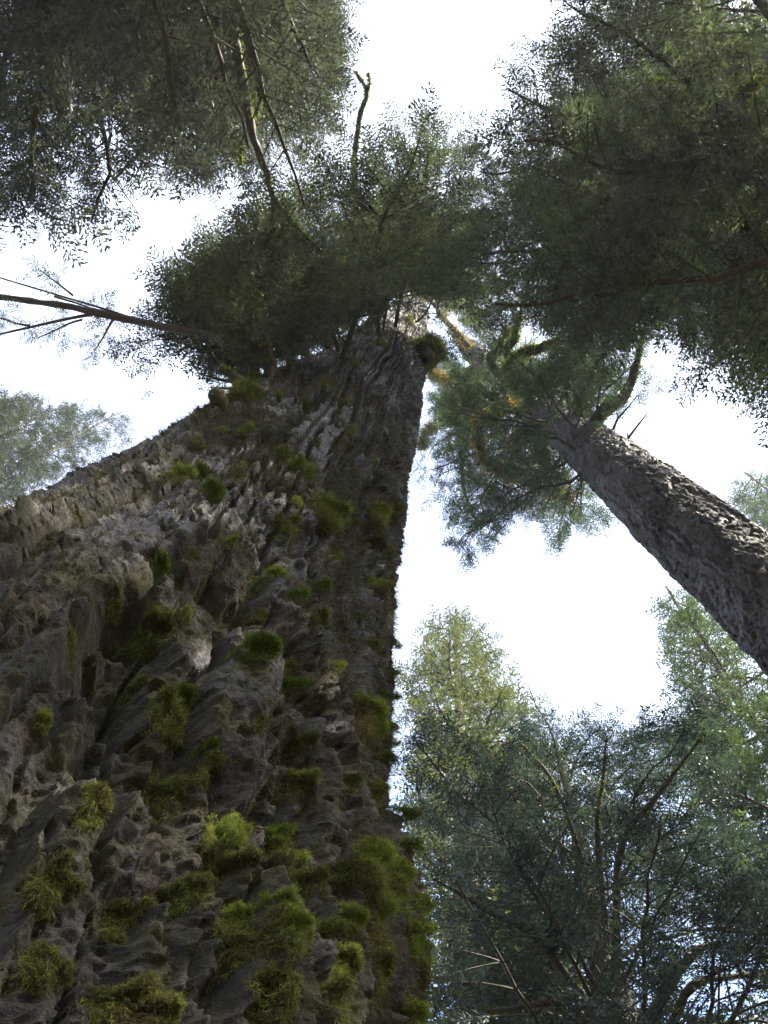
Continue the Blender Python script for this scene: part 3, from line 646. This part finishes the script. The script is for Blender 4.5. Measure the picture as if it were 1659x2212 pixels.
right = thing('leaning_tree', (rb[0], rb[1], 0), 'second bare scaly trunk slanting in from the right edge with moss hung branches', 'tree')
rr = row_heights(6, 38, 5.3, 1 / 620, 0, 41)
V, F, _, _ = trunk_grid(r_axis, lambda z: np.interp(z, RZ, RR), rr, angles(math.atan2(-rb[1], -rb[0]), math.radians(95), 230, 40), r_disp)
mesh('trunk', V, F, MAT['bark_right'], right, True)
crown(right, lambda z: r_axis(np.array([z]))[0], 18, 40, 74, 5.2, 2.8, Z_R, 'leaf_right', 33, .04, .42, .02, .25, gapn=.4, lat=.3, spread=.42)
def on_r(z, ax=0): c = r_axis(np.array([z]))[0]; return np.array([c[0], c[1], z + 1.6])
G = 'moss_gold'
limb(right, [on_r(20.6), (1300, 890, 20.2), (1345, 860, 20.2), (1372, 800, 20.4), (1385, 740, 20.6)], .15, .05, nf=1800, fl=.08, label='thick forked limb growing out of the upper edge')
limb(right, [on_r(20.6), (1250, 870, 21), (1290, 790, 21.4), (1330, 700, 21.8)], .12, .05, nf=700, fl=.06)
limb(right, [on_r(26), (1120, 780, 24.8), (1165, 752, 24.6), (1212, 735, 24.5)], .16, .09, nf=2600, fl=.12)
limb(right, [on_r(26.4), (1098, 770, 25), (1110, 735, 24.8), (1120, 690, 24.8)], .13, .06, nf=2200, fl=.12)
limb(right, [on_r(27.4), (1065, 790, 26), (1080, 755, 25.8), (1100, 715, 25.7)], .15, .10, nf=2000, fl=.12)
limb(right, [on_r(25.5), (1110, 830, 24.6), (1095, 800, 24.5), (1110, 770, 24.5)], .13, .08, nf=1200, fl=.12)
limb(right, [on_r(27), (1060, 880, 25.6), (1038, 905, 25.2), (1034, 960, 24.8), (1060, 1005, 24.4), (1120, 1035, 24.2), (1180, 1060, 24.2), (1240, 1085, 24.2)], .09, .03, nf=9000, fuzz=G, fl=.3, label='drooping curved limb thick with orange hanging moss')
limb(right, [on_r(23.5), (1125, 935, 23.2), (1120, 958, 23), (1112, 968, 22.9)], .14, .18, nf=1500, fuzz=G, fl=.1, label='short hanging moss covered stub')
limb(right, [on_r(33), (990, 870, 30.6), (995, 960, 30), (1003, 1060, 29.6), (1030, 1130, 29.4)], .09, .03, nf=900, fl=.1)
limb(right, [on_r(35), (990, 835, 34), (965, 820, 33.5), (935, 810, 33)], .10, .06, nf=2600, fuzz=G, fl=.3)
limb(right, [on_r(34), (960, 900, 31), (925, 930, 30.5), (912, 960, 30)], .07, .05, nf=2200, fuzz=G, fl=.32)
limb(right, [on_r(36), (960, 690, 34), (940, 660, 33.5), (905, 630, 33)], .10, .05, nf=1800, fuzz=G, fl=.25)

for k_, (x_, y_, z_) in enumerate([(1045, 1195, 23), (990, 1175, 24), (1020, 1120, 25), (1150, 1150, 22), (1235, 1148, 21.5), (1300, 1138, 21), (940, 1060, 26), (925, 990, 28), (965, 940, 29), (1080, 1080, 24), (1180, 1110, 22.5), (1100, 1130, 23)]):
    conifer_branch(right, on_r(z_ + 2.5), P(x_, y_, z_), .04, Z_R, 'leaf_right', np.random.default_rng(500 + k_), size=.42, lat=.26, spread=.3, droop=.25, gapn=.4, bare=.55)

# ------------------------------------------------------------ tree overhead, top left
tlp = P(430, -330, 13.5)[:2]
tl = thing('overhanging_tree', (tlp[0], tlp[1], 0), 'dark shaded crown hanging over the top left corner', 'tree')
cyl(tl, [(tlp[0], tlp[1], -.2, .5), (tlp[0], tlp[1], 8, .38), (tlp[0], tlp[1], 24, .08)], 'bark_far')
crown(tl, lambda z: tlp, 8, 21.5, 84, 7.4, 4.2, Z_TL, 'leaf_tl', 44, .06, .46, .05, .14, gapn=.41, lat=.3, azr=(math.radians(-20), math.radians(220)))
def on_tl(z): return np.array([tlp[0], tlp[1], z + 1.6])
limb(tl, [on_tl(12.4), (490, 20, 12.2), (510, 110, 12.0), (528, 200, 12), (545, 290, 11.9), (575, 370, 11.8), (590, 425, 11.8), (640, 490, 11.7), (695, 545, 11.6)], .075, .015, nf=2200, fl=.05, label='long mossy limb hanging down across the gap')
limb(tl, [P(590, 425, 11.8), (588, 480, 11.7), (580, 540, 11.6)], .03, .012, nf=300, fl=.04)
limb(tl, [on_tl(12), (480, 120, 11.8), (430, 200, 11.8), (340, 290, 11.8), (250, 385, 11.8)], .06, .015, nf=900, fl=.05)
limb(tl, [on_tl(12.8), (540, 110, 12.4), (560, 220, 12.3), (525, 300, 12.2), (520, 350, 12.1)], .04, .012, nf=700, fl=.06)

# ------------------------------------------------------------ tree overhead, top right
trp = P(1850, 480, 14)[:2]
tr = thing('spreading_tree', (trp[0], trp[1], 0), 'dense dark crown filling the top right corner with thick black limbs', 'tree')
cyl(tr, [(trp[0], trp[1], -.2, .6), (trp[0], trp[1], 10, .45), (trp[0], trp[1], 27, .1)], 'bark_far')
crown(tr, lambda z: trp, 9, 25, 58, 9.4, 4.4, Z_TR, 'leaf_tr', 55, .07, .46, .06, .14, gapn=.32, lat=.3, azr=(math.radians(90), math.radians(300)))
crown(tr, lambda z: trp, 8, 27, 40, 7.5, 3.0, 'outside', 'leaf_tr', 56, .08, .95, .06, .12, gapn=.15, lat=.7, azr=(math.radians(-120), math.radians(100)), everywhere=True)  # coarse branches added out of view to shade the giant trunk
def on_tr(z): return np.array([trp[0], trp[1], z + 1.6])
limb(tr, [on_tr(12), (1650, 380, 11.6), (1580, 310, 11.4), (1500, 250, 11.4), (1430, 185, 11.5)], .16, .06, nf=2500, fl=.07)
limb(tr, [on_tr(11.2), (1659, 440, 11), (1540, 520, 10.9), (1430, 590, 10.9), (1330, 630, 11), (1235, 668, 11)], .08, .008, nf=600, fl=.04, label='long straight limb sloping in from the right')
limb(tr, [on_tr(11.6), (1659, 480, 11.3), (1600, 540, 11.3), (1575, 620, 11.3), (1560, 680, 11.3)], .12, .03, nf=600, fl=.04)
limb(tr, [P(1600, 330, 11.5), (1620, 280, 11.4), (1595, 220, 11.4), (1640, 170, 11.5)], .08, .04, nf=3000, fl=.09, label='twisted limb furred with lit green moss')
limb(tr, [on_tr(12.5), (1620, 440, 12), (1480, 440, 12), (1390, 450, 12)], .09, .03, nf=900, fl=.07)

# ------------------------------------------------------------ dark young hemlock, lower right
hp = P(1345, 2212, 1)[:2]; hp = unit(hp) * 8.5
def hz_(z): return hp
hem = thing('young_hemlock', (hp[0], hp[1], 0), 'dark blue green fan of branches with its own thin trunk in the lower right', 'tree')
cyl(hem, [(hp[0], hp[1], -.2, .32), (hp[0], hp[1], 6, .27), (hp[0], hp[1], 10, .22), (hp[0], hp[1], 16, .04)], 'limb', 18, .35)
crown(hem, hz_, 5, 14.5, 64, 5.2, 2.4, Z_B, 'leaf_under', 66, .035, .4, .14, .18, gapn=.44, lat=.3)
def on_h(z): return np.array([hp[0], hp[1], z + 1.6])
for z_, pts_, r_ in [(9.2, [(1340, 1840, 9.4), (1420, 1720, 9.6), (1510, 1600, 9.8)], .05), (8.6, [(1100, 2140, 8.5), (1010, 2125, 8.4), (915, 2105, 8.4)], .05),
                     (8.3, [(1480, 2080, 8.4), (1560, 2040, 8.5), (1680, 2070, 8.5)], .06), (7.6, [(1480, 2150, 7.8), (1580, 2110, 8), (1700, 2110, 8)], .05),
                     (10.4, [(1180, 1850, 10.6), (1120, 1740, 10.9), (1050, 1640, 11)], .04), (11, [(1200, 1700, 11.4), (1120, 1600, 11.8)], .035),
                     (8.0, [(1180, 2050, 8.2), (1040, 1960, 8.4), (940, 1900, 8.5)], .05), (9.6, [(1290, 1800, 10), (1300, 1700, 10.3), (1310, 1600, 10.6)], .04),
                     (7.3, [(1250, 2190, 7.4), (1100, 2180, 7.4), (960, 2215, 7.4)], .05)]:
    limb(hem, [on_h(z_)] + pts_, r_, .012, nf=500, fl=.05)

# ------------------------------------------------------------ farther trees
def far_tree(name, label, base, top, r, n, lmax, ltop, zone, leafmat, seed, size, z0, tilt=(0, 0), grp=None, cat='tree', **kw):
    t = thing(name, (base[0], base[1], 0), label, cat, grp)
    ax = lambda z: np.array(base) + np.array(tilt) * z / top
    rows = [(*ax(z), z + 1.6, r * (1 - .9 * z / top)) for z in (-1.8, top * .3, top * .6, top)]
    cyl(t, rows, 'bark_far', 10, .1, 60)
    crown(t, ax, z0, top - .6, n, lmax, ltop, zone, leafmat, seed, r * .16, size, **kw)
    return t
yb = unit(P(985, 1340, 10)[:2])
far_tree('sunlit_spruce', 'tall sunlit yellow green conifer standing beyond the dark fan of branches', yb * 14.5, 37, .5, 100, 6.4, .9, Z_Y, 'leaf_yellow', 77, .6, 9, rise=-.02, droop=.25, gapn=.4, tmpl=TEMPL_F, lat=.4)
eb = unit(P(1660, 1600, 10)[:2])
far_tree('edge_spruce', 'bright green tree along the right edge below the leaning trunk', eb * 12.5, 28.3, .4, 100, 4.6, 1.4, Z_E, 'leaf_edge', 88, .48, 6, rise=-.02, droop=.25, gapn=.32, tmpl=TEMPL_F, lat=.36)
sr_ = ray(1618, 1030); sb = unit(sr_[:2]) * 17; st_ = 17 / math.hypot(sr_[0], sr_[1]) * sr_[2]
far_tree('distant_conifer', 'pale green treetop above the leaning trunk at the right edge', sb, st_ + .6, .4, 70, 4.0, 1.3, poly('1545,1120 1562,1030 1600,1042 1630,1015 1800,1030 1800,1240 1659,1185'), 'leaf_edge', 99, .5, st_ * .55, rise=.1, droop=.2, gapn=.3, tmpl=TEMPL_F, lat=.4)
for k_, (x, y, dd_, lb) in enumerate([(20, 868, 15, 'slender pale leafy tree behind the trunk, farthest left at the edge'), (130, 880, 16, 'slender pale leafy tree behind the trunk, middle of the three at left'), (255, 895, 17.5, 'small pale leafy tree nearest the big trunk edge at left')]):
    u = ray(x, y); bxy = unit(u[:2]) * dd_; top = dd_ / math.hypot(u[0], u[1]) * u[2]
    far_tree('slender_tree', lb, bxy, top + .6, .2, 95, 3.0, 1.4, None, 'leaf_back', 120 + k_, .36, top * .45, grp='pale trees behind the giant trunk', rise=.75, droop=-.02, gapn=.42, tmpl=TEMPL_F, lat=.4, spread=.3)

# ------------------------------------------------------------ thin volume added to lift the darks like lens flare
bm = bmesh.new(); bmesh.ops.create_cube(bm, size=1.0); me = bpy.data.meshes.new('haze'); bm.to_mesh(me); bm.free()
hz = bpy.data.objects.new('haze', me); C.objects.link(hz); hz.scale = (1300, 1300, 80); hz.location = (0, 0, 37); hz['kind'] = 'stuff'
hm = bpy.data.materials.new('haze'); hm.use_nodes = True; hn = hm.node_tree.nodes; hn.clear()
ho = hn.new('ShaderNodeOutputMaterial'); hv_ = hn.new('ShaderNodeVolumePrincipled'); hv_.inputs['Density'].default_value = .0008; hv_.inputs['Anisotropy'].default_value = .5
hv_.inputs['Color'].default_value = (.9, .92, 1, 1); hm.node_tree.links.new(hv_.outputs[0], ho.inputs['Volume']); me.materials.append(hm)
